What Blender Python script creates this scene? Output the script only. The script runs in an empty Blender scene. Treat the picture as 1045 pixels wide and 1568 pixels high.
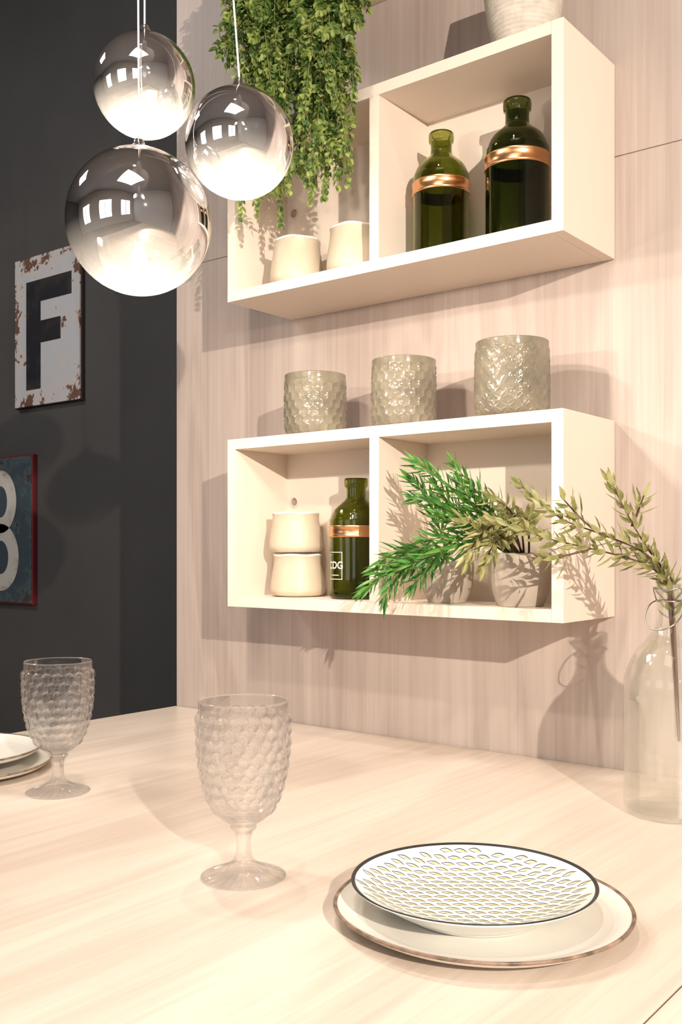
import bpy, bmesh, math, random
from mathutils import Vector, Matrix
random.seed(7)
scene = bpy.context.scene
COL = scene.collection
scene.view_settings.view_transform = 'Standard'
scene.view_settings.look = 'None'
scene.view_settings.exposure = 0.0

# ------------------------------------------------------------------ materials
def new_mat(name):
    m = bpy.data.materials.new(name); m.use_nodes = True
    nt = m.node_tree
    return m, nt, nt.nodes, nt.links, nt.nodes['Principled BSDF']

def simple(name, col, rough=0.5, metal=0.0, trans=0.0, ior=1.45, noise=0.0, nscale=20, bump=0.0, bscale=200, spec=0.5):
    m, nt, N, L, b = new_mat(name)
    b.inputs['Base Color'].default_value = (*col, 1)
    b.inputs['Roughness'].default_value = rough
    b.inputs['Metallic'].default_value = metal
    b.inputs['Transmission Weight'].default_value = trans
    b.inputs['IOR'].default_value = ior
    b.inputs['Specular IOR Level'].default_value = spec
    tc = N.new('ShaderNodeTexCoord')
    if noise > 0:
        n = N.new('ShaderNodeTexNoise'); n.inputs['Scale'].default_value = nscale
        n.inputs['Detail'].default_value = 4
        L.new(tc.outputs['Object'], n.inputs['Vector'])
        r = N.new('ShaderNodeValToRGB')
        r.color_ramp.elements[0].position = 0.3; r.color_ramp.elements[1].position = 0.7
        r.color_ramp.elements[0].color = (*[c*(1-noise) for c in col], 1)
        r.color_ramp.elements[1].color = (*[min(1, c*(1+noise*0.6)) for c in col], 1)
        L.new(n.outputs['Fac'], r.inputs['Fac']); L.new(r.outputs['Color'], b.inputs['Base Color'])
    if bump > 0:
        n2 = N.new('ShaderNodeTexNoise'); n2.inputs['Scale'].default_value = bscale
        L.new(tc.outputs['Object'], n2.inputs['Vector'])
        bp = N.new('ShaderNodeBump'); bp.inputs['Strength'].default_value = bump
        bp.inputs['Distance'].default_value = 0.002
        L.new(n2.outputs['Fac'], bp.inputs['Height']); L.new(bp.outputs['Normal'], b.inputs['Normal'])
    return m

def wood(name, c1, c2, scale, rough, band=(3, 3, 0.15), fine=0.32, lines=0.03):
    m, nt, N, L, b = new_mat(name)
    tc = N.new('ShaderNodeTexCoord')
    mp = N.new('ShaderNodeMapping'); mp.inputs['Scale'].default_value = scale
    L.new(tc.outputs['Object'], mp.inputs['Vector'])
    n = N.new('ShaderNodeTexNoise'); n.inputs['Scale'].default_value = 1.0
    n.inputs['Detail'].default_value = 8; n.inputs['Roughness'].default_value = 0.68
    n.inputs['Distortion'].default_value = 0.6
    L.new(mp.outputs['Vector'], n.inputs['Vector'])
    mp2 = N.new('ShaderNodeMapping'); mp2.inputs['Scale'].default_value = band
    L.new(tc.outputs['Object'], mp2.inputs['Vector'])
    n2 = N.new('ShaderNodeTexNoise'); n2.inputs['Scale'].default_value = 2.0
    n2.inputs['Detail'].default_value = 3; n2.inputs['Distortion'].default_value = 0.8
    L.new(mp2.outputs['Vector'], n2.inputs['Vector'])
    wv = N.new('ShaderNodeMath'); wv.operation = 'MULTIPLY'; wv.inputs[1].default_value = 60
    L.new(n2.outputs['Fac'], wv.inputs[0])
    sn = N.new('ShaderNodeMath'); sn.operation = 'SINE'; L.new(wv.outputs[0], sn.inputs[0])
    sc = N.new('ShaderNodeMath'); sc.operation = 'MULTIPLY_ADD'; sc.inputs[1].default_value = lines
    L.new(sn.outputs[0], sc.inputs[0])
    mx = N.new('ShaderNodeMath'); mx.operation = 'MULTIPLY_ADD'; mx.inputs[1].default_value = 1.0-fine
    L.new(n2.outputs['Fac'], mx.inputs[0])
    hf = N.new('ShaderNodeMath'); hf.operation = 'MULTIPLY'; hf.inputs[1].default_value = fine
    L.new(n.outputs['Fac'], hf.inputs[0]); L.new(hf.outputs[0], mx.inputs[2])
    L.new(mx.outputs[0], sc.inputs[2])
    r = N.new('ShaderNodeValToRGB')
    r.color_ramp.elements[0].position = 0.32; r.color_ramp.elements[1].position = 0.66
    r.color_ramp.elements[0].color = (*c1, 1); r.color_ramp.elements[1].color = (*c2, 1)
    L.new(sc.outputs[0], r.inputs['Fac']); L.new(r.outputs['Color'], b.inputs['Base Color'])
    b.inputs['Roughness'].default_value = rough
    bp = N.new('ShaderNodeBump'); bp.inputs['Strength'].default_value = 0.12; bp.inputs['Distance'].default_value = 0.001
    L.new(n.outputs['Fac'], bp.inputs['Height']); L.new(bp.outputs['Normal'], b.inputs['Normal'])
    return m

M_wall = wood('wood_panel_mat', (0.35, 0.275, 0.235), (0.53, 0.445, 0.39), (90, 90, 1.6), 0.5, (1.8, 1.8, 0.30), 0.42, 0.035)
M_table = wood('table_wood_mat', (0.51, 0.415, 0.335), (0.73, 0.635, 0.545), (90, 2.0, 90), 0.30, (2.2, 0.25, 2.2), 0.42, 0.035)
M_box = simple('shelf_lacquer_mat', (0.73, 0.63, 0.53), 0.45, bump=0.05, bscale=300)
M_hole = simple('hole_mat', (0.35, 0.27, 0.22), 0.7)
M_dark = simple('dark_wall_mat', (0.062, 0.060, 0.060), 0.7, noise=0.15, nscale=2, bump=0.1, bscale=120)
M_white = simple('white_paint_mat', (0.75, 0.73, 0.70), 0.8, noise=0.04)
M_ceil = simple('ceiling_paint_mat', (0.42, 0.40, 0.39), 0.8, noise=0.04)
M_floor = wood('floor_wood_mat', (0.12, 0.09, 0.07), (0.22, 0.17, 0.13), (30, 2, 30), 0.4)
M_frame = simple('window_frame_mat', (0.1, 0.1, 0.1), 0.5)
M_cup = simple('stoneware_mat', (0.54, 0.45, 0.33), 0.42, noise=0.12, nscale=14)
M_cuprim = simple('stoneware_rim_mat', (0.86, 0.82, 0.74), 0.35, noise=0.2, nscale=60)
M_pot = simple('pot_mat', (0.44, 0.37, 0.30), 0.6, noise=0.05, nscale=12, bump=0.1)
M_soil = simple('soil_mat', (0.05, 0.035, 0.025), 0.95, noise=0.4, nscale=80)
M_rope = simple('rope_vase_mat', (0.56, 0.50, 0.42), 0.9, noise=0.15, nscale=60, bump=0.4)
M_copper = simple('copper_band_mat', (0.80, 0.42, 0.20), 0.28, metal=1.0)
M_plate = simple('plate_mat', (0.74, 0.71, 0.64), 0.25, noise=0.05, nscale=10)
M_platew = simple('plate_white_mat', (0.80, 0.80, 0.76), 0.2)
M_brownrim = simple('plate_rim_mat', (0.24, 0.16, 0.11), 0.4, noise=0.7, nscale=60)
M_black = simple('black_glaze_mat', (0.02, 0.02, 0.022), 0.35)
M_olive = simple('olive_glaze_mat', (0.50, 0.46, 0.18), 0.4)
M_stem = simple('stem_mat', (0.10, 0.05, 0.03), 0.7)
M_gstem = simple('green_stem_mat', (0.20, 0.20, 0.07), 0.7)
M_chrome = simple('chrome_mat', (0.8, 0.8, 0.82), 0.08, metal=1.0)
M_cord = simple('cord_mat', (0.75, 0.72, 0.68), 0.4)
M_wire = simple('wire_mat', (0.35, 0.33, 0.3), 0.3, metal=1.0)

def leafmat(name, ca, cb, scale=45, rough=0.45, tr=0.3):
    m, nt, N, L, b = new_mat(name)
    tc = N.new('ShaderNodeTexCoord'); n = N.new('ShaderNodeTexNoise')
    n.inputs['Scale'].default_value = scale; n.inputs['Detail'].default_value = 2
    L.new(tc.outputs['Object'], n.inputs['Vector'])
    r = N.new('ShaderNodeValToRGB')
    r.color_ramp.elements[0].position = 0.35; r.color_ramp.elements[1].position = 0.65
    r.color_ramp.elements[0].color = (*ca, 1); r.color_ramp.elements[1].color = (*cb, 1)
    L.new(n.outputs['Fac'], r.inputs['Fac']); L.new(r.outputs['Color'], b.inputs['Base Color'])
    b.inputs['Roughness'].default_value = rough
    t = N.new('ShaderNodeBsdfTranslucent'); L.new(r.outputs['Color'], t.inputs['Color'])
    mx = N.new('ShaderNodeMixShader'); mx.inputs[0].default_value = tr
    L.new(b.outputs[0], mx.inputs[1]); L.new(t.outputs[0], mx.inputs[2])
    L.new(mx.outputs[0], N['Material Output'].inputs['Surface'])
    return m
M_leafhang = leafmat('trailing_leaf_mat', (0.05, 0.14, 0.028), (0.42, 0.50, 0.14), 38)
M_leafgreen = leafmat('green_needle_mat', (0.025, 0.12, 0.022), (0.13, 0.32, 0.05))
M_leafolive = leafmat('olive_needle_mat', (0.20, 0.21, 0.07), (0.42, 0.40, 0.17))

def glassmat(name, col, rough=0.0, thin=0.35, ior=1.45, tcol=(1, 1, 1), gloss=True):
    m, nt, N, L, b = new_mat(name)
    b.inputs['Base Color'].default_value = (*col, 1); b.inputs['Roughness'].default_value = rough
    b.inputs['Transmission Weight'].default_value = 1.0; b.inputs['IOR'].default_value = ior
    t = N.new('ShaderNodeBsdfTransparent'); t.inputs['Color'].default_value = (*tcol, 1)
    mx = N.new('ShaderNodeMixShader'); mx.inputs[0].default_value = thin
    L.new(b.outputs[0], mx.inputs[1])
    if gloss:
        g = N.new('ShaderNodeBsdfGlossy'); g.inputs['Roughness'].default_value = 0.02
        fr = N.new('ShaderNodeFresnel'); fr.inputs['IOR'].default_value = 1.5
        geo = N.new('ShaderNodeNewGeometry')
        inv = N.new('ShaderNodeMath'); inv.operation = 'SUBTRACT'; inv.inputs[0].default_value = 1.0
        L.new(geo.outputs['Backfacing'], inv.inputs[1])
        mu = N.new('ShaderNodeMath'); mu.operation = 'MULTIPLY'
        L.new(fr.outputs[0], mu.inputs[0]); L.new(inv.outputs[0], mu.inputs[1])
        m1 = N.new('ShaderNodeMixShader'); L.new(mu.outputs[0], m1.inputs[0])
        L.new(t.outputs[0], m1.inputs[1]); L.new(g.outputs[0], m1.inputs[2])
        L.new(m1.outputs[0], mx.inputs[2])
    else:
        L.new(t.outputs[0], mx.inputs[2])
    L.new(mx.outputs[0], N['Material Output'].inputs['Surface'])
    return m
M_glass = glassmat('clear_glass_mat', (1, 1, 1), 0.0, 0.68, 1.45)
M_bottleglass = glassmat('bottle_glass_mat', (0.97, 0.99, 0.96), 0.0, 0.72, 1.45, (0.99, 0.997, 0.985))
M_green = glassmat('green_glass_mat', (0.34, 0.38, 0.08), 0.02, 0.08, 1.45, (0.3, 0.34, 0.08), False)
M_dgreen = glassmat('dark_green_glass_mat', (0.17, 0.21, 0.045), 0.02, 0.05, 1.45, (0.14, 0.18, 0.04), False)
M_smoke = simple('smoked_glass_mat', (0.44, 0.39, 0.29), 0.09, trans=0.6, ior=1.5, noise=0.25, nscale=22, spec=0.8)

def globemat():
    m, nt, N, L, b = new_mat('mirrored_globe_mat')
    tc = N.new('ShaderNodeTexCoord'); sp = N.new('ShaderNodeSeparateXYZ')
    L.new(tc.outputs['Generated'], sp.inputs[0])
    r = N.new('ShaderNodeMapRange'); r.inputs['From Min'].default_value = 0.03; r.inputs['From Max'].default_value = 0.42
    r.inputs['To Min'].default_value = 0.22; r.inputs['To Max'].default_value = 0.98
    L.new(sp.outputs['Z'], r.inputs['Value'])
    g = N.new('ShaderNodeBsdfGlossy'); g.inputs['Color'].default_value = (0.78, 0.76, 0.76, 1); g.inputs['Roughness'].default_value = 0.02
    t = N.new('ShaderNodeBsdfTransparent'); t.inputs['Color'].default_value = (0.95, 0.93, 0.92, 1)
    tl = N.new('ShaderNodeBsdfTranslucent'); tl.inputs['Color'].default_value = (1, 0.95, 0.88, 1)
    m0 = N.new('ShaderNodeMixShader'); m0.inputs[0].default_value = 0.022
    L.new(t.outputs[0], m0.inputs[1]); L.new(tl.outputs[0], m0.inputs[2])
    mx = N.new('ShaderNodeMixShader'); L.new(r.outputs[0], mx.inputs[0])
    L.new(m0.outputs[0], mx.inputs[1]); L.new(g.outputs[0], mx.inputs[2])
    L.new(mx.outputs[0], N['Material Output'].inputs['Surface'])
    return m
M_globe = globemat()
def emis(name, col, s):
    m, nt, N, L, b = new_mat(name)
    e = N.new('ShaderNodeEmission'); e.inputs['Color'].default_value = (*col, 1); e.inputs['Strength'].default_value = s
    L.new(e.outputs[0], N['Material Output'].inputs['Surface']); return m
M_bulb = emis('bulb_mat', (1.0, 0.88, 0.75), 2100)

# ------------------------------------------------------------------ helpers
def empty(name, loc):
    e = bpy.data.objects.new(name, None); e.location = loc; e.empty_display_size = 0.05
    COL.objects.link(e); return e
def mesh(name, V, F, mat, parent=None, loc=(0, 0, 0), smooth=False, midx=None):
    me = bpy.data.meshes.new(name); me.from_pydata([tuple(v) for v in V], [], F); me.update()
    mats = mat if isinstance(mat, list) else [mat]
    for mm in mats: me.materials.append(mm)
    if midx: me.polygons.foreach_set('material_index', midx)
    if smooth: me.polygons.foreach_set('use_smooth', [True]*len(me.polygons))
    o = bpy.data.objects.new(name, me); o.location = loc; COL.objects.link(o)
    if parent: o.parent = parent
    return o
def boxes(name, blist, mat, parent=None, loc=(0, 0, 0), bevel=0.0):
    bm = bmesh.new()
    for (x0, x1, y0, y1, z0, z1) in blist:
        r = bmesh.ops.create_cube(bm, size=1)
        for v in r['verts']:
            v.co = Vector(((x0+x1)/2+v.co.x*(x1-x0), (y0+y1)/2+v.co.y*(y1-y0), (z0+z1)/2+v.co.z*(z1-z0)))
    if bevel > 0:
        bmesh.ops.bevel(bm, geom=bm.edges[:], offset=bevel, segments=2, profile=0.6, affect='EDGES')
    me = bpy.data.meshes.new(name); bm.to_mesh(me); bm.free(); me.materials.append(mat)
    o = bpy.data.objects.new(name, me); o.location = loc; COL.objects.link(o)
    if parent: o.parent = parent
    return o
def cr(pts, n):
    out = []; P = [tuple(p) for p in pts]
    P = [P[0]] + P + [P[-1]]; k = len(P[0])
    for i in range(1, len(P)-2):
        for j in range(n):
            t = j/n
            out.append(tuple(0.5*((2*P[i][a]) + (-P[i-1][a]+P[i+1][a])*t + (2*P[i-1][a]-5*P[i][a]+4*P[i+1][a]-P[i+2][a])*t*t + (-P[i-1][a]+3*P[i][a]-3*P[i+1][a]+P[i+2][a])*t**3) for a in range(k)))
    out.append(P[-1]); return out
def lathe(name, prof, mat, parent=None, loc=(0, 0, 0), seg=64, disp=None, matfn=None):
    V = []; F = []; idx = []
    n = len(prof)
    rings = []
    for i, (r, z) in enumerate(prof):
        if r < 1e-6:
            rings.append([len(V)]); V.append((0, 0, z))
        else:
            ring = []
            for j in range(seg):
                a = 2*math.pi*j/seg
                dr, dz = disp(i, r, z, a) if disp else (0, 0)
                ring.append(len(V)); V.append(((r+dr)*math.cos(a), (r+dr)*math.sin(a), z+dz))
            rings.append(ring)
    for i in range(n-1):
        A, B = rings[i], rings[i+1]
        mi = matfn(i, prof) if matfn else 0
        for j in range(seg):
            k = (j+1) % seg
            if len(A) == 1 and len(B) == 1: break
            if len(A) == 1: F.append((A[0], B[k], B[j]))
            elif len(B) == 1: F.append((A[j], A[k], B[0]))
            else: F.append((A[j], A[k], B[k], B[j]))
            idx.append(mi)
    return mesh(name, V, F, mat, parent, loc, True, idx)
def tube(name, pts, rad, mat, parent=None, loc=(0, 0, 0), sides=8, closed=False):
    V = []; F = []; n = len(pts); P = [Vector(p) for p in pts]
    for i, p in enumerate(P):
        t = (P[min(i+1, n-1)]-P[max(i-1, 0)]) if not closed else (P[(i+1) % n]-P[i-1])
        if t.length < 1e-9: t = Vector((0, 0, 1))
        t.normalize()
        u = t.cross(Vector((0.13, 0.21, 0.97)))
        if u.length < 0.05: u = t.cross(Vector((1, 0, 0)))
        u.normalize(); w = t.cross(u)
        rr = rad(i/(n-1)) if callable(rad) else rad
        for j in range(sides):
            a = 2*math.pi*j/sides
            V.append(p+u*math.cos(a)*rr+w*math.sin(a)*rr)
    for i in range(n if closed else n-1):
        for j in range(sides):
            k = (j+1) % sides; i2 = (i+1) % n
            F.append((i*sides+j, i*sides+k, i2*sides+k, i2*sides+j))
    return mesh(name, V, F, mat, parent, loc, True)

# ------------------------------------------------------------------ camera
cam = bpy.data.cameras.new('camera'); co = bpy.data.objects.new('camera', cam); COL.objects.link(co)
co.location = (1.523, -1.746, 1.155)
co.rotation_euler = (math.radians(90), 0, math.radians(38.3))
cam.sensor_fit = 'VERTICAL'; cam.sensor_height = 36; cam.lens = 34.9; cam.shift_y = 0.0357
cam.clip_start = 0.02
scene.camera = co

# ------------------------------------------------------------------ room
H = 4.2
boxes('wall_wood', [(-0.396, 4.5, 0, 0.06, 0, 1.874), (-0.396, 4.5, 0, 0.06, 1.8765, H), (-0.392, 4.5, 0.003, 0.06, 1.87, 1.88)], M_wall)
boxes('wall_back', [(-6, 4.5, 1.0, 1.1, 0, H)], M_dark)
boxes('wall_left', [(-6.1, -6, -5.5, 1.1, 0, H)], M_dark)
boxes('wall_right', [(4.5, 4.6, -5.5, 1.1, 0, H)], M_white)
boxes('floor', [(-6.1, 4.6, -5.6, 1.1, -0.1, 0)], M_floor)
boxes('ceiling', [(-6.1, 4.6, -5.6, 1.1, H, H+0.1)], M_ceil)
wz0, wz1 = 0.9, 3.0
boxes('wall_front', [(-6.1, 4.6, -5.6, -5.5, 0, wz0), (-6.1, 4.6, -5.6, -5.5, wz1, H),
                     (-6.1, -4.0, -5.6, -5.5, wz0, wz1), (-2.2, -0.6, -5.6, -5.5, wz0, wz1),
                     (1.2, 2.4, -5.6, -5.5, wz0, wz1), (4.0, 4.6, -5.6, -5.5, wz0, wz1)], M_white)
for i, (a, b) in enumerate([(-4.0, -2.2), (-0.6, 1.2), (2.4, 4.0)]):
    f = 0.04; mid = (a+b)/2
    boxes('window_%d' % (i+1), [(a, a+f, -5.58, -5.52, wz0, wz1), (b-f, b, -5.58, -5.52, wz0, wz1),
          (a, b, -5.58, -5.52, wz0, wz0+f), (a, b, -5.58, -5.52, wz1-f, wz1), (mid-f/2, mid+f/2, -5.58, -5.52, wz0, wz1)], M_frame)

# ------------------------------------------------------------------ table
tb = empty('dining_table', (0, 0, 0))
boxes('tabletop', [(-0.396, 1.199, -2.3, -0.004, 0.712, 0.75)], M_table, tb, bevel=0.0015)
boxes('tabletop_extension', [(1.2015, 2.6, -2.3, -0.004, 0.712, 0.75)], M_table, tb, bevel=0.0015)
boxes('table_legs', [(-0.38, -0.32, -2.2, -0.1, 0, 0.712), (2.5, 2.56, -2.2, -0.1, 0, 0.712)], M_table, tb)

# ------------------------------------------------------------------ shelves
W, D, T, DB = 0.787, 0.214, 0.022, 0.044
def shelf(z0, h):
    e = empty('box_shelf', (0, 0, z0))
    g = 0.0004
    boxes('boards', [(0, T, -D, -0.001, 0, h), (W-T, W, -D, -0.001, 0, h),
                     (T+g, W-T-g, -D, -0.001, 0, T), (T+g, W-T-g, -D, -0.001, h-T, h),
                     (W/2-T/2, W/2+T/2, -D, -DB, T, h-T)], M_box, e, bevel=0.0008)
    boxes('back_panel', [(T, W-T, -DB, -DB+0.008, T, h-T)], M_box, e)
    for hx in (0.044, 0.437):
        o = lathe('cable_hole', [(0, 0.0005), (0.0095, 0.0005), (0.0095, 0.002), (0.0125, 0.002), (0.0125, 0)], [M_hole, M_box], e, (hx, -DB-0.0002, h*0.64), 32, matfn=lambda i, p: 0 if i < 1 else 1)
        o.rotation_euler = (math.radians(90), 0, 0)
    return e
shelf(1.030, 0.360); shelf(1.687, 0.357); shelf(2.341, 0.357)

# ------------------------------------------------------------------ goblets
def hob(r, z, a, zb, zt, N, dz, rb, h):
    if z < zb-rb or z > zt+rb: return 0
    k0 = round((z-zb)/dz); best = 0
    for k in (k0-1, k0, k0+1):
        zc = zb+k*dz
        if zc < zb-1e-6 or zc > zt+1e-6: continue
        off = 0.5 if k % 2 else 0.0
        u = a/(2*math.pi)*N-off; du = (u-round(u))*2*math.pi*r/N
        rr = min(rb, math.pi*r/N*1.02)
        q = (du*du+(z-zc)**2)/(rr*rr)
        if q < 1: best = max(best, math.sqrt(1-q)*h*rr/rb)
    return best
def goblet(loc):
    e = empty('hobnail_goblet', loc)
    foot = [(0, 0.0035), (0.03, 0.0025), (0.0505, 0.0), (0.0525, 0.0012), (0.0525, 0.0028)]
    foot2 = cr([(0.0525, 0.0028), (0.040, 0.0065), (0.026, 0.011), (0.016, 0.018), (0.011, 0.027), (0.0095, 0.037), (0.0098, 0.048), (0.0115, 0.056), (0.015, 0.0595), (0.0165, 0.062), (0.015, 0.0645), (0.0185, 0.067)], 6)
    outer = cr([(0.0185, 0.067), (0.030, 0.075), (0.0385, 0.087), (0.0455, 0.105), (0.0510, 0.130), (0.0540, 0.155), (0.0550, 0.180), (0.0553, 0.2), (0.0555, 0.2165)], 18)
    rim = [(0.0550, 0.2185), (0.0538, 0.2185)]
    inner = cr([(0.0533, 0.2165), (0.0530, 0.2), (0.0525, 0.18), (0.0513, 0.155), (0.0483, 0.13), (0.0425, 0.105), (0.0345, 0.088), (0.022, 0.077), (0.008, 0.073)], 6)+[(0, 0.0728)]
    n1 = len(foot)+len(foot2)-1; prof = foot+foot2[1:]+outer[1:]+rim+inner
    n2 = n1+len(outer)
    def disp(i, r, z, a):
        if n1-1 < i < n2-1:
            return hob(r, z, a, 0.083, 0.195, 20, 0.0140, 0.0086, 0.0050), 0
        if len(foot) <= i < len(foot)+36 and r > 0.016:
            return 0, 0.0015*math.cos(24*a)*min(1, (0.0525-r)/0.012)
        return 0, 0
    lathe('goblet_glass', prof, M_glass, e, (0, 0, 0), 240, disp)
goblet((0.670, -0.860, 0.7502)); goblet((0.131, -0.743, 0.7502))

# ------------------------------------------------------------------ plates
def plate_big(loc, R, name='dinner_plate'):
    s = R/0.165
    P = cr([(0.0, 0.006), (0.08*s, 0.006), (0.115*s, 0.0068), (0.138*s, 0.0105), (0.156*s, 0.0165), (0.1612*s, 0.0195)], 6)
    edge = [(0.1640*s, 0.0203), (0.165*s, 0.0187), (0.164*s, 0.0165)]
    und = cr([(0.164*s, 0.0165), (0.150*s, 0.009), (0.12*s, 0.003), (0.10*s, 0.0012), (0.098*s, 0.0), (0.09*s, 0.0), (0.088*s, 0.002), (0, 0.002)], 4)
    k0 = len(P)-3; k1 = len(P)+2
    return lathe(name, P+edge+und[1:], [M_plate, M_brownrim], None, loc, 128, lambda i, r, z, a: (0.0007*math.sin(5*a+1)*r/R, (0.0007*math.sin(3*a) if z > 0.009 else 0)), lambda i, p: 1 if k0 <= i < k1 else 0)
def coupe(r, R):
    t = max(0, (r/R-0.45)/0.55); return 0.014+0.020*t**2.0
def plate_small(loc, R):
    e = empty('patterned_side_plate', loc)
    P = [(R*i/60, coupe(R*i/60, R)) for i in range(61)]
    zt = coupe(R, R)
    edge = [(R+0.0014, zt+0.0008), (R+0.0022, zt-0.0006), (R+0.0010, zt-0.0024)]
    und = cr([(R, zt-0.003), (R*0.88, zt-0.0115), (R*0.70, 0.0085), (R*0.62, 0.004), (R*0.59, 0.0), (R*0.54, 0.0), (R*0.53, 0.003), (0, 0.003)], 4)
    lathe('plate_body', P+edge+und, [M_platew, M_black], e, (0, 0, 0), 128, None, lambda i, p: 1 if 59 <= i < 62 else 0)
    V = []; F = []; mi = []
    def strip(pts, w, m):
        b = len(V); n = len(pts)
        for i, (x, y) in enumerate(pts):
            x2, y2 = pts[min(i+1, n-1)]; x1, y1 = pts[max(i-1, 0)]
            dx, dy = x2-x1, y2-y1; l = math.hypot(dx, dy) or 1
            ww = w*(0.35+0.65*math.sin(math.pi*(i+0.5)/n))
            nx, ny = -dy/l*ww, dx/l*ww
            for s in (1, -1):
                X, Y = x+nx*s, y+ny*s
                V.append((X, Y, coupe(math.hypot(X, Y), R)+0.0004))
        for i in range(n-1):
            F.append((b+2*i, b+2*i+1, b+2*i+3, b+2*i+2)); mi.append(m)
    ca, sa = math.cos(math.radians(38)), math.sin(math.radians(38))
    sx, sy = 0.0175, 0.0120
    for iy in range(-13, 14):
        for ix in range(-10, 11):
            cx = (ix+(0.5 if iy % 2 else 0))*sx; cy = iy*sy
            if math.hypot(cx, cy) > R-0.0085: continue
            tilt = -0.30+random.uniform(-0.2, 0.2)
            def tr(u, v):
                x = cx+u*math.cos(tilt)-v*math.sin(tilt); y = cy+u*math.sin(tilt)+v*math.cos(tilt)
                return (x*ca-y*sa, x*sa+y*ca)
            Lh = 0.0082
            up = [tr(-Lh+2*Lh*t/8, 0.0038*math.sin(math.pi*t/8)) for t in range(9)]
            dn = [tr(-Lh+2*Lh*t/8, -0.0026*math.sin(math.pi*t/8)) for t in range(6)]
            strip(up, 0.00070, 0); strip(dn, 0.00045, 0)
            strip([tr(-Lh*0.3+1.1*Lh*t/5, 0.0002) for t in range(6)], 0.0013, 1)
    mesh('glaze_pattern', V, F, [M_black, M_olive], e, midx=mi)
plate_big((0.972, -0.800, 0.7505), 0.162)
plate_small((0.960, -0.798, 0.7572), 0.1325)
plate_big((-0.137, -0.763, 0.7505), 0.165)
plate_big((-0.150, -0.758, 0.7718), 0.150)

# ------------------------------------------------------------------ clear swing bottle with stems
be = empty('glass_bottle', (0.978, -0.243, 0.7502))
outer = [(0, 0.006), (0.03, 0.004), (0.055, 0.0), (0.064, 0.002)]+cr([(0.068, 0.008), (0.069, 0.02), (0.069, 0.10), (0.069, 0.185), (0.0655, 0.215), (0.052, 0.245), (0.034, 0.268), (0.0225, 0.288), (0.0190, 0.305), (0.0185, 0.335)], 8)
lip = [(0.0215, 0.337), (0.0225, 0.343), (0.0215, 0.350), (0.0185, 0.351)]
inner = cr([(0.0160, 0.349), (0.0160, 0.305), (0.0195, 0.288), (0.0310, 0.267), (0.049, 0.244), (0.0625, 0.214), (0.066, 0.185), (0.066, 0.10), (0.066, 0.02), (0.060, 0.010), (0.03, 0.0105)], 6)+[(0, 0.012)]
lathe('bottle_glass', outer+lip+inner, M_bottleglass, be, seg=96)
ring = [(0.0205*math.cos(a), 0.0205*math.sin(a), 0.325) for a in [2*math.pi*i/40 for i in range(40)]]
tube('wire_collar', ring, 0.0012, M_wire, be, closed=True)
tube('wire_bail', cr([(-0.0215, 0, 0.325), (-0.028, -0.012, 0.318), (-0.030, -0.026, 0.300), (-0.02, -0.036, 0.285), (0.0, -0.040, 0.283), (0.016, -0.034, 0.290), (0.024, -0.018, 0.305), (0.0215, 0, 0.325)], 6), 0.0011, M_wire, be)
tube('wire_loop', cr([(-0.0215, 0, 0.325), (-0.026, 0.004, 0.335), (-0.020, -0.014, 0.345), (0.0, -0.024, 0.340), (0.02, -0.014, 0.345), (0.0215, 0, 0.325)], 6), 0.0010, M_wire, be)

# ------------------------------------------------------------------ foliage
def foliage(V, F, pts, step, k, L, Wd, spread, tipf=0.6, jitter=0.25, start=0.0, droop=0.0):
    P = [Vector(p) for p in cr(pts, 14)]
    acc = 0; ang = random.uniform(0, 6); tot = sum((P[i+1]-P[i]).length for i in range(len(P)-1)); run = 0
    for i in range(len(P)-1):
        seg = P[i+1]-P[i]; l = seg.length
        if l < 1e-7: continue
        t = seg.normalized(); d = step-acc
        while d <= l:
            pos = P[i]+t*d; f = (run+d)/tot
            if f >= start:
                u = t.cross(Vector((0.3, 0.9, 0.2))).normalized(); w = t.cross(u)
                for j in range(k):
                    a = ang+2*math.pi*j/k+random.uniform(-jitter, jitter)
                    rad = u*math.cos(a)+w*math.sin(a)
                    sp = spread*(1-0.5*max(0, f-0.8)/0.2)+random.uniform(-0.2, 0.2)
                    dr = (t*math.cos(sp)+rad*math.sin(sp)+Vector((0, 0, -droop))).normalized()
                    LL = L*random.uniform(0.65, 1.2)*(1-(1-tipf)*f**3); WW = Wd*random.uniform(0.8, 1.15)
                    sd = dr.cross(rad)
                    if sd.length < 1e-3: sd = dr.cross(Vector((0, 0, 1)))
                    sd.normalize(); nn = sd.cross(dr).normalized()
                    bend = (t*random.uniform(0.1, 0.5)+Vector((0, 0, random.uniform(-0.25, 0.1))))*LL*0.4
                    b = len(V)
                    c1 = pos+dr*LL*0.35; c2 = pos+dr*LL*0.7+bend*0.4; tip = pos+dr*LL+bend
                    V += [pos, c1+sd*WW/2+nn*WW*0.15, c1, c1-sd*WW/2+nn*WW*0.15, c2+sd*WW*0.42+nn*WW*0.12, c2, c2-sd*WW*0.42+nn*WW*0.12, tip]
                    F += [(b, b+1, b+2), (b, b+2, b+3), (b+1, b+4, b+5, b+2), (b+2, b+5, b+6, b+3), (b+4, b+7, b+5), (b+5, b+7, b+6)]
                ang += 2.4 if k < 3 else 1.0
            d += step
        acc = (acc+l) % step; run += l
def spray(parent, name, branches, leaf, stem, step, k, L, Wd, spread, r0=0.0022, start=0.0, **kw):
    o = parent.location
    V = []; F = []
    for i, b in enumerate(branches):
        b = [tuple(Vector(p)-o) for p in b]
        foliage(V, F, b, step, k, L, Wd, spread, start=start, **kw)
        tube('stem_%d' % (i+1), cr(b, 8), lambda t: r0*(1-0.6*t), stem, parent, sides=6)
    mesh(name, V, F, leaf, parent, smooth=False)

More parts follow.
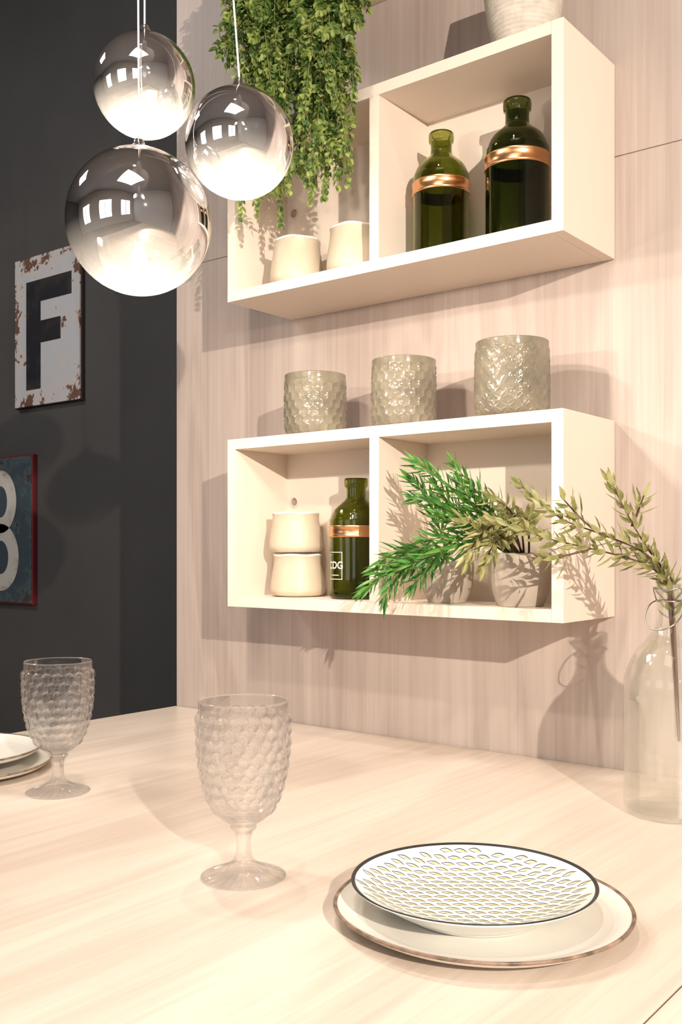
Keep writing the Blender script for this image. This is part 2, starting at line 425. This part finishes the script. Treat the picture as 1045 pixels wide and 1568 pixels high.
BX = (0.978, -0.243)
bot = (BX[0]+0.01, BX[1]+0.01, 0.86)
nk = (BX[0]+0.002, BX[1]-0.002, 1.06); nt_ = (BX[0]-0.006, BX[1]-0.004, 1.115)
spray(be, 'olive_leaves', [
    [bot, nk, nt_, (0.950, -0.262, 1.155), (0.928, -0.27, 1.195), (0.893, -0.272, 1.262)],
    [bot, (0.978, -0.245, 1.06), (0.972, -0.247, 1.11), (0.945, -0.27, 1.150), (0.885, -0.29, 1.178), (0.82, -0.30, 1.205), (0.748, -0.30, 1.262)],
    [bot, (0.982, -0.241, 1.06), (0.974, -0.252, 1.108), (0.938, -0.27, 1.135), (0.87, -0.29, 1.155), (0.80, -0.305, 1.172), (0.70, -0.31, 1.205)],
    [(0.885, -0.29, 1.178), (0.86, -0.30, 1.20), (0.83, -0.315, 1.238)],
    [(0.87, -0.29, 1.155), (0.84, -0.31, 1.145), (0.80, -0.325, 1.14)],
    [(0.928, -0.27, 1.19), (0.945, -0.285, 1.215), (0.955, -0.29, 1.235)],
], M_leafolive, M_stem, 0.0125, 3, 0.036, 0.0092, 0.9, start=0.42)

# ------------------------------------------------------------------ pots with plants
def pot(loc, R, h, name='potted_rosemary'):
    e = empty(name, loc)
    P = cr([(0, 0), (R*0.62, 0), (R*0.72, 0.004), (R*0.88, h*0.3), (R*0.98, h*0.62), (R, h*0.85), (R*0.98, h)], 5)
    P += [(R*0.93, h*1.0), (R*0.91, h*0.86)]
    lathe('pot', P, M_pot, e, seg=64)
    lathe('soil', [(0, h*0.87), (R*0.5, h*0.885), (R*0.92, h*0.86)], M_soil, e, seg=32)
    return e
p1 = pot((0.505, -0.130, 1.0522), 0.052, 0.078)
p2 = pot((0.670, -0.145, 1.0522), 0.058, 0.095)
spray(p1, 'needles', [
    [(0.505, -0.13, 1.12), (0.51, -0.19, 1.150), (0.49, -0.25, 1.135), (0.455, -0.28, 1.105), (0.425, -0.285, 1.080)],
    [(0.515, -0.135, 1.12), (0.525, -0.20, 1.155), (0.50, -0.26, 1.125), (0.475, -0.28, 1.085), (0.468, -0.285, 1.055)],
    [(0.50, -0.13, 1.12), (0.49, -0.18, 1.15), (0.455, -0.24, 1.145), (0.43, -0.26, 1.12)],
    [(0.505, -0.12, 1.12), (0.515, -0.17, 1.19), (0.52, -0.22, 1.25), (0.495, -0.245, 1.285)],
    [(0.51, -0.13, 1.12), (0.54, -0.20, 1.145), (0.54, -0.26, 1.115), (0.525, -0.28, 1.085)],
], M_leafgreen, M_gstem, 0.0095, 3, 0.047, 0.0066, 0.8, start=0.3)
spray(p2, 'needles', [
    [(0.660, -0.145, 1.14), (0.655, -0.19, 1.19), (0.61, -0.24, 1.245), (0.555, -0.25, 1.285), (0.505, -0.25, 1.315)],
    [(0.665, -0.145, 1.14), (0.66, -0.19, 1.18), (0.60, -0.24, 1.215), (0.545, -0.25, 1.24), (0.505, -0.25, 1.25)],
    [(0.665, -0.15, 1.14), (0.655, -0.20, 1.165), (0.60, -0.25, 1.16), (0.54, -0.27, 1.135), (0.48, -0.28, 1.115)],
    [(0.660, -0.14, 1.14), (0.65, -0.18, 1.20), (0.62, -0.22, 1.26), (0.58, -0.235, 1.31)],
    [(0.655, -0.15, 1.14), (0.64, -0.20, 1.17), (0.59, -0.24, 1.175), (0.53, -0.26, 1.17)],
    [(0.655, -0.15, 1.14), (0.64, -0.20, 1.19), (0.60, -0.24, 1.20), (0.56, -0.25, 1.215)],
    [(0.660, -0.15, 1.14), (0.65, -0.20, 1.19), (0.63, -0.24, 1.23), (0.61, -0.26, 1.275)],
    [(0.655, -0.15, 1.14), (0.63, -0.19, 1.17), (0.585, -0.23, 1.225), (0.55, -0.24, 1.27)],
], M_leafgreen, M_gstem, 0.0095, 3, 0.047, 0.0066, 0.8, start=0.3)
spray(p2, 'olive_needles', [
    [(0.675, -0.150, 1.14), (0.69, -0.20, 1.18), (0.685, -0.25, 1.20), (0.66, -0.28, 1.17), (0.64, -0.29, 1.13)],
    [(0.68, -0.15, 1.14), (0.70, -0.20, 1.19), (0.70, -0.25, 1.225), (0.68, -0.28, 1.245)],
    [(0.675, -0.15, 1.14), (0.68, -0.21, 1.17), (0.665, -0.27, 1.19), (0.63, -0.29, 1.205)],
    [(0.69, -0.15, 1.14), (0.715, -0.20, 1.19), (0.735, -0.25, 1.205), (0.73, -0.28, 1.19)],
    [(0.68, -0.15, 1.14), (0.69, -0.21, 1.175), (0.69, -0.27, 1.165), (0.68, -0.295, 1.125)],
], M_leafolive, M_stem, 0.0105, 3, 0.042, 0.0095, 0.9, start=0.35)

# trailing plant
he = empty('trailing_plant', (0.20, -0.12, 2.364))
lathe('pot', cr([(0, 0), (0.05, 0), (0.055, 0.004), (0.066, 0.06), (0.07, 0.11)], 5)+[(0.064, 0.11), (0.062, 0.095)], M_pot, he)
lathe('soil', [(0, 0.097), (0.063, 0.095)], M_soil, he, seg=32)
V = []; F = []
def px2x(px): return 0.029+(px-345)/210*0.36
strands = []
NS = 80
for i in range(NS):
    px = 392+(562-392)*i/(NS-1)+random.uniform(-2, 2)
    if px < 410: ze = random.uniform(2.04, 2.20)
    elif px < 440: ze = [1.79, 2.03, 2.10, 1.90][i % 4]+random.uniform(-.03, .03)
    elif px < 462: ze = [2.05, 1.90, 2.10, 2.0][i % 4]+random.uniform(-.03, .03)
    elif px < 545: ze = [1.855, 1.98, 1.90, 2.04][i % 4]+random.uniform(-.035, .03)
    else: ze = random.uniform(2.10, 2.22)
    strands.append((px2x(px), random.uniform(-0.325, -0.235), ze))
for i, (x, y, ze) in enumerate(strands):
    a = random.uniform(0, 6.28); sx = 0.20+0.05*math.cos(a); sy = -0.12+0.04*math.sin(a)
    xt = 0.20+(x-0.20)*0.8
    R_ = lambda s: random.uniform(-s, s)
    pts = [(sx, sy, 2.46), ((sx+xt)/2, -0.19, 2.50+random.uniform(0, 0.03)), (xt, y, 2.44),
           (x+R_(.015), y+R_(.02), 2.44+(ze-2.44)*0.33), (x+R_(.018), y+R_(.02), 2.44+(ze-2.44)*0.66),
           (x+R_(.02), y+R_(.02), ze)]
    pts = [tuple(Vector(p)-he.location) for p in pts]
    foliage(V, F, pts, 0.0120, 3, 0.0185, 0.0110, 1.1, tipf=0.7, jitter=0.9, droop=0.1)
    tube('vine_%d' % (i+1), cr(pts, 5), 0.0009, M_gstem, he, sides=5)
    C = cr(pts, 8)
    for q in range(5):
        k0 = random.randint(14, len(C)-3); p0 = Vector(C[k0])
        ddir = Vector((R_(1), R_(0.7)-0.2, -0.5+R_(0.5))).normalized()
        tw = [tuple(p0), tuple(p0+ddir*0.018), tuple(p0+ddir*0.034+Vector((0, 0, -0.01)))]
        foliage(V, F, tw, 0.007, 3, 0.0165, 0.0105, 1.0, tipf=0.9, jitter=0.9)
mesh('leaves', V, F, M_leafhang, he)

# ------------------------------------------------------------------ cups
def cup(loc, R, h, name='stoneware_cup'):
    P = [(0, 0), (R*0.75, 0)]+cr([(R*0.93, 0.003), (R*1.0, h*0.12), (R*1.0, h*0.25), (R*0.95, h*0.5), (R*0.88, h*0.75), (R*0.87, h*0.92), (R*0.89, h*0.985)], 5)
    n0 = len(P)-4
    P += [(R*0.87, h), (R*0.83, h*0.985), (R*0.80, h*0.9), (R*0.83, h*0.6), (R*0.9, h*0.3), (R*0.85, h*0.12), (0, h*0.1)]
    return lathe(name, P, [M_cup, M_cuprim], None, loc, 96, lambda i, r, z, a: (0.0006*math.sin(3*a+i*0.1)*r/R, (0.0008*math.sin(5*a+1) if z > h*0.9 else 0)), lambda i, p: 1 if n0 <= i < n0+6 else 0)
cup((0.118, -0.118, 1.0522), 0.059, 0.091)
cup((0.113, -0.118, 1.1450), 0.058, 0.088)
cup((0.142, -0.148, 1.7092), 0.057, 0.098)
cup((0.295, -0.148, 1.7092), 0.056, 0.095)

# ------------------------------------------------------------------ green bottles
def gbottle(loc, s, mat, label=False):
    e = empty('green_glass_bottle', loc)
    o = cr([(0.049, 0.0), (0.0535, 0.004), (0.0545, 0.012), (0.0545, 0.07), (0.0545, 0.15), (0.052, 0.167), (0.044, 0.184), (0.031, 0.196), (0.0225, 0.204), (0.0205, 0.213), (0.0205, 0.228)], 7)
    lip = cr([(0.0235, 0.230), (0.0245, 0.237), (0.0240, 0.245), (0.0225, 0.2475)], 3)
    inn = cr([(0.0185, 0.246), (0.018, 0.213), (0.0195, 0.203), (0.028, 0.194), (0.041, 0.182), (0.049, 0.166), (0.0515, 0.15), (0.0515, 0.07), (0.0515, 0.014), (0.045, 0.008)], 5)
    P = [(0, 0.004), (0.03, 0.002)]+o+lip+inn+[(0, 0.012)]
    P = [(r*s, z*s) for r, z in P]
    lathe('bottle_glass', P, mat, e, seg=96)
    b0, b1 = 0.126*s, 0.150*s; rb = 0.0552*s
    lathe('copper_band', [(rb-0.0004, b0), (rb+0.0012, b0+0.001), (rb+0.0012, b0+0.004), (rb+0.0004, b0+0.005), (rb+0.0004, b1-0.005), (rb+0.0012, b1-0.004), (rb+0.0012, b1-0.001), (rb-0.0004, b1)], M_copper, e, seg=96)
    if label:
        c0 = math.radians(-78)
        def wrap(x, z, r): a = c0+x/r; return (r*math.cos(a), r*math.sin(a), z)
        r = 0.0549; V = []; F = []
        def rect(x0, x1, z0, z1):
            b = len(V); n = 10
            for i in range(n+1):
                x = x0+(x1-x0)*i/n; V.append(wrap(x, z0, r)); V.append(wrap(x, z1, r))
            for i in range(n): F.append((b+2*i, b+2*i+2, b+2*i+3, b+2*i+1))
        cx, hw, z0, z1, t = -0.026, 0.021, 0.040, 0.096, 0.0014
        rect(cx-hw, cx+hw, z0, z0+t); rect(cx-hw, cx+hw, z1-t, z1); rect(cx-hw, cx-hw+t, z0, z1); rect(cx+hw-t, cx+hw, z0, z1)
        rect(cx-0.012, cx+0.012, z0+0.008, z0+0.0095)
        cu = bpy.data.curves.new('t', 'FONT'); cu.body = 'CDG'; cu.size = 0.021; cu.align_x = 'CENTER'
        cu.resolution_u = 4; cu.offset = 0.0004
        to = bpy.data.objects.new('t', cu); COL.objects.link(to)
        bpy.context.view_layer.update()
        me = to.to_mesh()
        b = len(V)
        for v in me.vertices: V.append(wrap(cx+v.co.x, 0.062+v.co.y, r))
        for p in me.polygons: F.append(tuple(b+i for i in p.vertices))
        to.to_mesh_clear(); bpy.data.objects.remove(to)
        mesh('printed_label', V, F, simple('label_print_mat', (0.7, 0.66, 0.55), 0.5), e)
gbottle((0.277, -0.118, 1.0522), 1.0, M_green, True)
gbottle((0.486, -0.120, 1.7092), 1.0, M_green)
gbottle((0.653, -0.125, 1.7092), 1.06, M_dgreen)

# ------------------------------------------------------------------ tumblers
def tumbler(loc, R, h, kind):
    o = cr([(R*0.80, 0.0), (R*0.93, 0.006), (R*0.99, 0.02), (R, 0.04), (R, h*0.6), (R*0.985, h*0.9), (R*0.99, h)], 16)
    rim = [(R*0.975, h+0.0015), (R*0.95, h)]
    inn = [(R*0.93, h*0.8), (R*0.93, h*0.3), (R*0.88, 0.014), (0, 0.012)]
    P = [(0, 0.002), (R*0.6, 0.0)]+o+rim+inn; n0, n1 = 2, 2+len(o)
    def disp(i, r, z, a):
        if not (n0+2 < i < n1-2) or z > h*0.90: return 0, 0
        if kind == 0: return -hob(r, z, a, 0.012, h*0.86, 20, 0.0165, 0.0105, 0.0030)+0.001, 0
        if kind == 2:
            N = 16; dz = 0.0135; best = 0
            k0 = round(z/dz)
            for k in range(k0-2, k0+3):
                off = 0.5 if k % 2 else 0
                u = a/(2*math.pi)*N-off; du = (u-round(u))*2*math.pi*r/N
                q = math.sqrt(du*du+(z-k*dz)**2)
                best = max(best, 1-abs(q-0.0125)/0.0028)
            return 0.0024*max(0, best)-0.0008, 0
        return 0, 0
    return lathe('glass_candle_holder', P, M_smoke, None, loc, 264, disp)
tumbler((0.188, -0.143, 1.3903), 0.0655, 0.126, 0)
tumbler((0.414, -0.143, 1.3903), 0.064, 0.131, 0)
tumbler((0.652, -0.143, 1.3903), 0.067, 0.136, 2)

# ------------------------------------------------------------------ rope vase
prof = []
n = 90
for i in range(n+1):
    t = i/n; z = 0.18*t
    r = 0.050+0.022*math.sin(min(1, t*1.3)*math.pi/2)-0.012*max(0, t-0.6)/0.4
    prof.append((r+0.0014*abs(math.sin(t*math.pi*24)), z))
lathe('rope_vase', [(0, 0)]+prof+[(prof[-1][0]-0.006, 0.18), (0.045, 0.10), (0, 0.02)], M_rope, None, (0.672, -0.135, 2.0444), 64)

# ------------------------------------------------------------------ pendants
def pendant(loc, R, topdx):
    e = empty('globe_pendant_lamp', loc)
    bm = bmesh.new(); bmesh.ops.create_uvsphere(bm, u_segments=96, v_segments=64, radius=R)
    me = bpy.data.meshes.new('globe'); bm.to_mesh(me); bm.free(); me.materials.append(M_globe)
    me.polygons.foreach_set('use_smooth', [True]*len(me.polygons))
    g = bpy.data.objects.new('globe', me); COL.objects.link(g); g.parent = e
    lathe('cap', cr([(0, R+0.016), (0.006, R+0.015), (0.009, R+0.008), (0.014, R+0.002), (0.016, R-0.002)], 4), M_chrome, e, seg=32)
    zb = -R*0.60; br = 0.013
    lathe('bulb', cr([(0, zb-br), (br*0.7, zb-br*0.7), (br, zb), (br*0.8, zb+br*0.8), (br*0.5, zb+br*1.6)], 5)+[(0, zb+br*1.6)], M_bulb, e, seg=24)
    lathe('socket', [(0, zb+br*1.7), (0.009, zb+br*1.7), (0.010, zb+br*2.2), (0.010, R*0.3), (0.004, R*0.34), (0.003, R)], M_chrome, e, seg=24)
    tube('cord', [(0, 0, R+0.012), (topdx*0.5, 0, (H-loc[2]+R)/2), (topdx, 0, H-loc[2]-0.002)], 0.0015, M_cord, e)
    lathe('canopy', [(0, -0.02), (0.04, -0.02), (0.045, -0.015), (0.045, 0)], M_chrome, e, (topdx, 0, H-loc[2]-0.0005), 32)
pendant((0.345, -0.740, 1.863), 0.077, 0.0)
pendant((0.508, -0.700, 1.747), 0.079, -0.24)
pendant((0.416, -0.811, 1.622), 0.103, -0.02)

# ------------------------------------------------------------------ posters
def postermat(name, base, spot, edgecol, thr=0.0):
    m, nt, N, L, b = new_mat(name)
    tc = N.new('ShaderNodeTexCoord')
    n = N.new('ShaderNodeTexNoise'); n.inputs['Scale'].default_value = 11; n.inputs['Detail'].default_value = 6; n.inputs['Roughness'].default_value = 0.7
    L.new(tc.outputs['Object'], n.inputs['Vector'])
    sp = N.new('ShaderNodeSeparateXYZ'); L.new(tc.outputs['Generated'], sp.inputs[0])
    def edge(sock):
        a = N.new('ShaderNodeMath'); a.operation = 'SUBTRACT'; L.new(sock, a.inputs[0]); a.inputs[1].default_value = 0.5
        c = N.new('ShaderNodeMath'); c.operation = 'ABSOLUTE'; L.new(a.outputs[0], c.inputs[0]); return c
    ex, ez = edge(sp.outputs['X']), edge(sp.outputs['Z'])
    mxx = N.new('ShaderNodeMath'); mxx.operation = 'MAXIMUM'; L.new(ex.outputs[0], mxx.inputs[0]); L.new(ez.outputs[0], mxx.inputs[1])
    pw = N.new('ShaderNodeMapRange'); pw.inputs['From Min'].default_value = 0.38; pw.inputs['From Max'].default_value = 0.5
    pw.inputs['To Min'].default_value = 0.0; pw.inputs['To Max'].default_value = 0.12
    L.new(mxx.outputs[0], pw.inputs['Value'])
    ad = N.new('ShaderNodeMath'); ad.operation = 'ADD'; L.new(n.outputs['Fac'], ad.inputs[0]); L.new(pw.outputs[0], ad.inputs[1])
    r = N.new('ShaderNodeValToRGB')
    E = r.color_ramp.elements; E[0].position = 0.50+thr; E[0].color = (*base, 1); E[1].position = 0.70+thr; E[1].color = (*edgecol, 1)
    e2 = E.new(0.61+thr); e2.color = (*spot, 1); e3 = E.new(0.635+thr); e3.color = (*edgecol, 1)
    L.new(ad.outputs[0], r.inputs['Fac']); L.new(r.outputs['Color'], b.inputs['Base Color'])
    b.inputs['Roughness'].default_value = 0.5
    return m
M_p1 = postermat('enamel_sign_white_mat', (0.46, 0.47, 0.50), (0.52, 0.48, 0.45), (0.14, 0.07, 0.05))
M_p2 = postermat('enamel_sign_blue_mat', (0.045, 0.065, 0.080), (0.08, 0.11, 0.12), (0.05, 0.04, 0.04), 0.02)
M_let = postermat('letter_black_mat', (0.012, 0.012, 0.016), (0.02, 0.02, 0.025), (0.03, 0.025, 0.02))
M_letw = postermat('letter_white_mat', (0.55, 0.53, 0.48), (0.45, 0.40, 0.34), (0.36, 0.32, 0.25), 0.03)
M_red = simple('red_edge_mat', (0.16, 0.015, 0.02), 0.5)
M_blk = simple('dark_edge_mat', (0.02, 0.015, 0.015), 0.5)
s1 = empty('letter_sign', (-2.34, 1.0, 2.16))
boxes('sign_panel', [(-0.245, 0.245, -0.028, -0.018, -0.345, 0.345)], M_p1, s1, bevel=0.003)
boxes('sign_frame', [(-0.25, 0.25, -0.018, -0.001, -0.35, 0.35)], M_blk, s1, bevel=0.003)
boxes('letter_f', [(-0.15, -0.04, -0.030, -0.028, -0.27, 0.23), (-0.04, 0.19, -0.030, -0.028, 0.13, 0.23), (-0.04, 0.11, -0.030, -0.028, -0.06, 0.04)], M_let, s1)
s2 = empty('number_sign', (-2.70, 1.0, 1.243))
boxes('sign_panel', [(-0.247, 0.247, -0.028, -0.018, -0.343, 0.343)], M_p2, s2, bevel=0.003)
boxes('sign_frame', [(-0.254, 0.254, -0.024, -0.001, -0.35, 0.35)], M_red, s2, bevel=0.003)
V = []; F = []
for (cz, ro, so, ri, si) in [(0.135, 0.13, 0.15, 0.055, 0.075), (-0.13, 0.15, 0.16, 0.065, 0.08)]:
    b = len(V); n = 64
    for i in range(n):
        a = 2*math.pi*i/n
        V.append((ro*math.cos(a), -0.030, cz+so*math.sin(a))); V.append((ri*math.cos(a), -0.030, cz+si*math.sin(a)))
    for i in range(n):
        j = (i+1) % n; F.append((b+2*i, b+2*i+1, b+2*j+1, b+2*j))
mesh('digit_eight', V, F, M_letw, s2)

# ------------------------------------------------------------------ lights
def aim(o, tgt):
    d = Vector(tgt)-o.location; o.rotation_euler = d.to_track_quat('-Z', 'Y').to_euler()
def light(name, typ, loc, tgt, power, col, **kw):
    l = bpy.data.lights.new(name, typ); l.energy = power; l.color = col
    for k, v in kw.items(): setattr(l, k, v)
    o = bpy.data.objects.new(name, l); o.location = loc; COL.objects.link(o)
    if tgt: aim(o, tgt)
    return o
light('spotlight_key', 'SPOT', (3.1, -2.4, 2.08), (0.6, -0.1, 1.0), 560, (1, 0.89, 0.78), spot_size=math.radians(60), spot_blend=0.4, shadow_soft_size=0.015)
light('ceiling_spot_table', 'SPOT', (0.9, -1.5, 4.1), (0.4, -0.7, 0.75), 120, (1, 0.91, 0.82), spot_size=math.radians(50), spot_blend=0.6, shadow_soft_size=0.05)
light('added_fill_light', 'AREA', (1.6, -2.6, 3.9), (1.6, -2.6, 0), 20, (1, 0.93, 0.88), size=1.4)  # unseen area light added for soft fill and globe reflections
light('added_fill_light.001', 'AREA', (-2.6, -1.8, 4.1), (-2.6, -1.2, 0), 65, (1, 0.95, 0.90), size=0.9)  # second unseen fill, added to brighten the dark wall

w = bpy.data.worlds.new('world'); scene.world = w; w.use_nodes = True
w.node_tree.nodes['Background'].inputs[0].default_value = (0.94, 0.95, 1.0, 1)
w.node_tree.nodes['Background'].inputs[1].default_value = 2.2
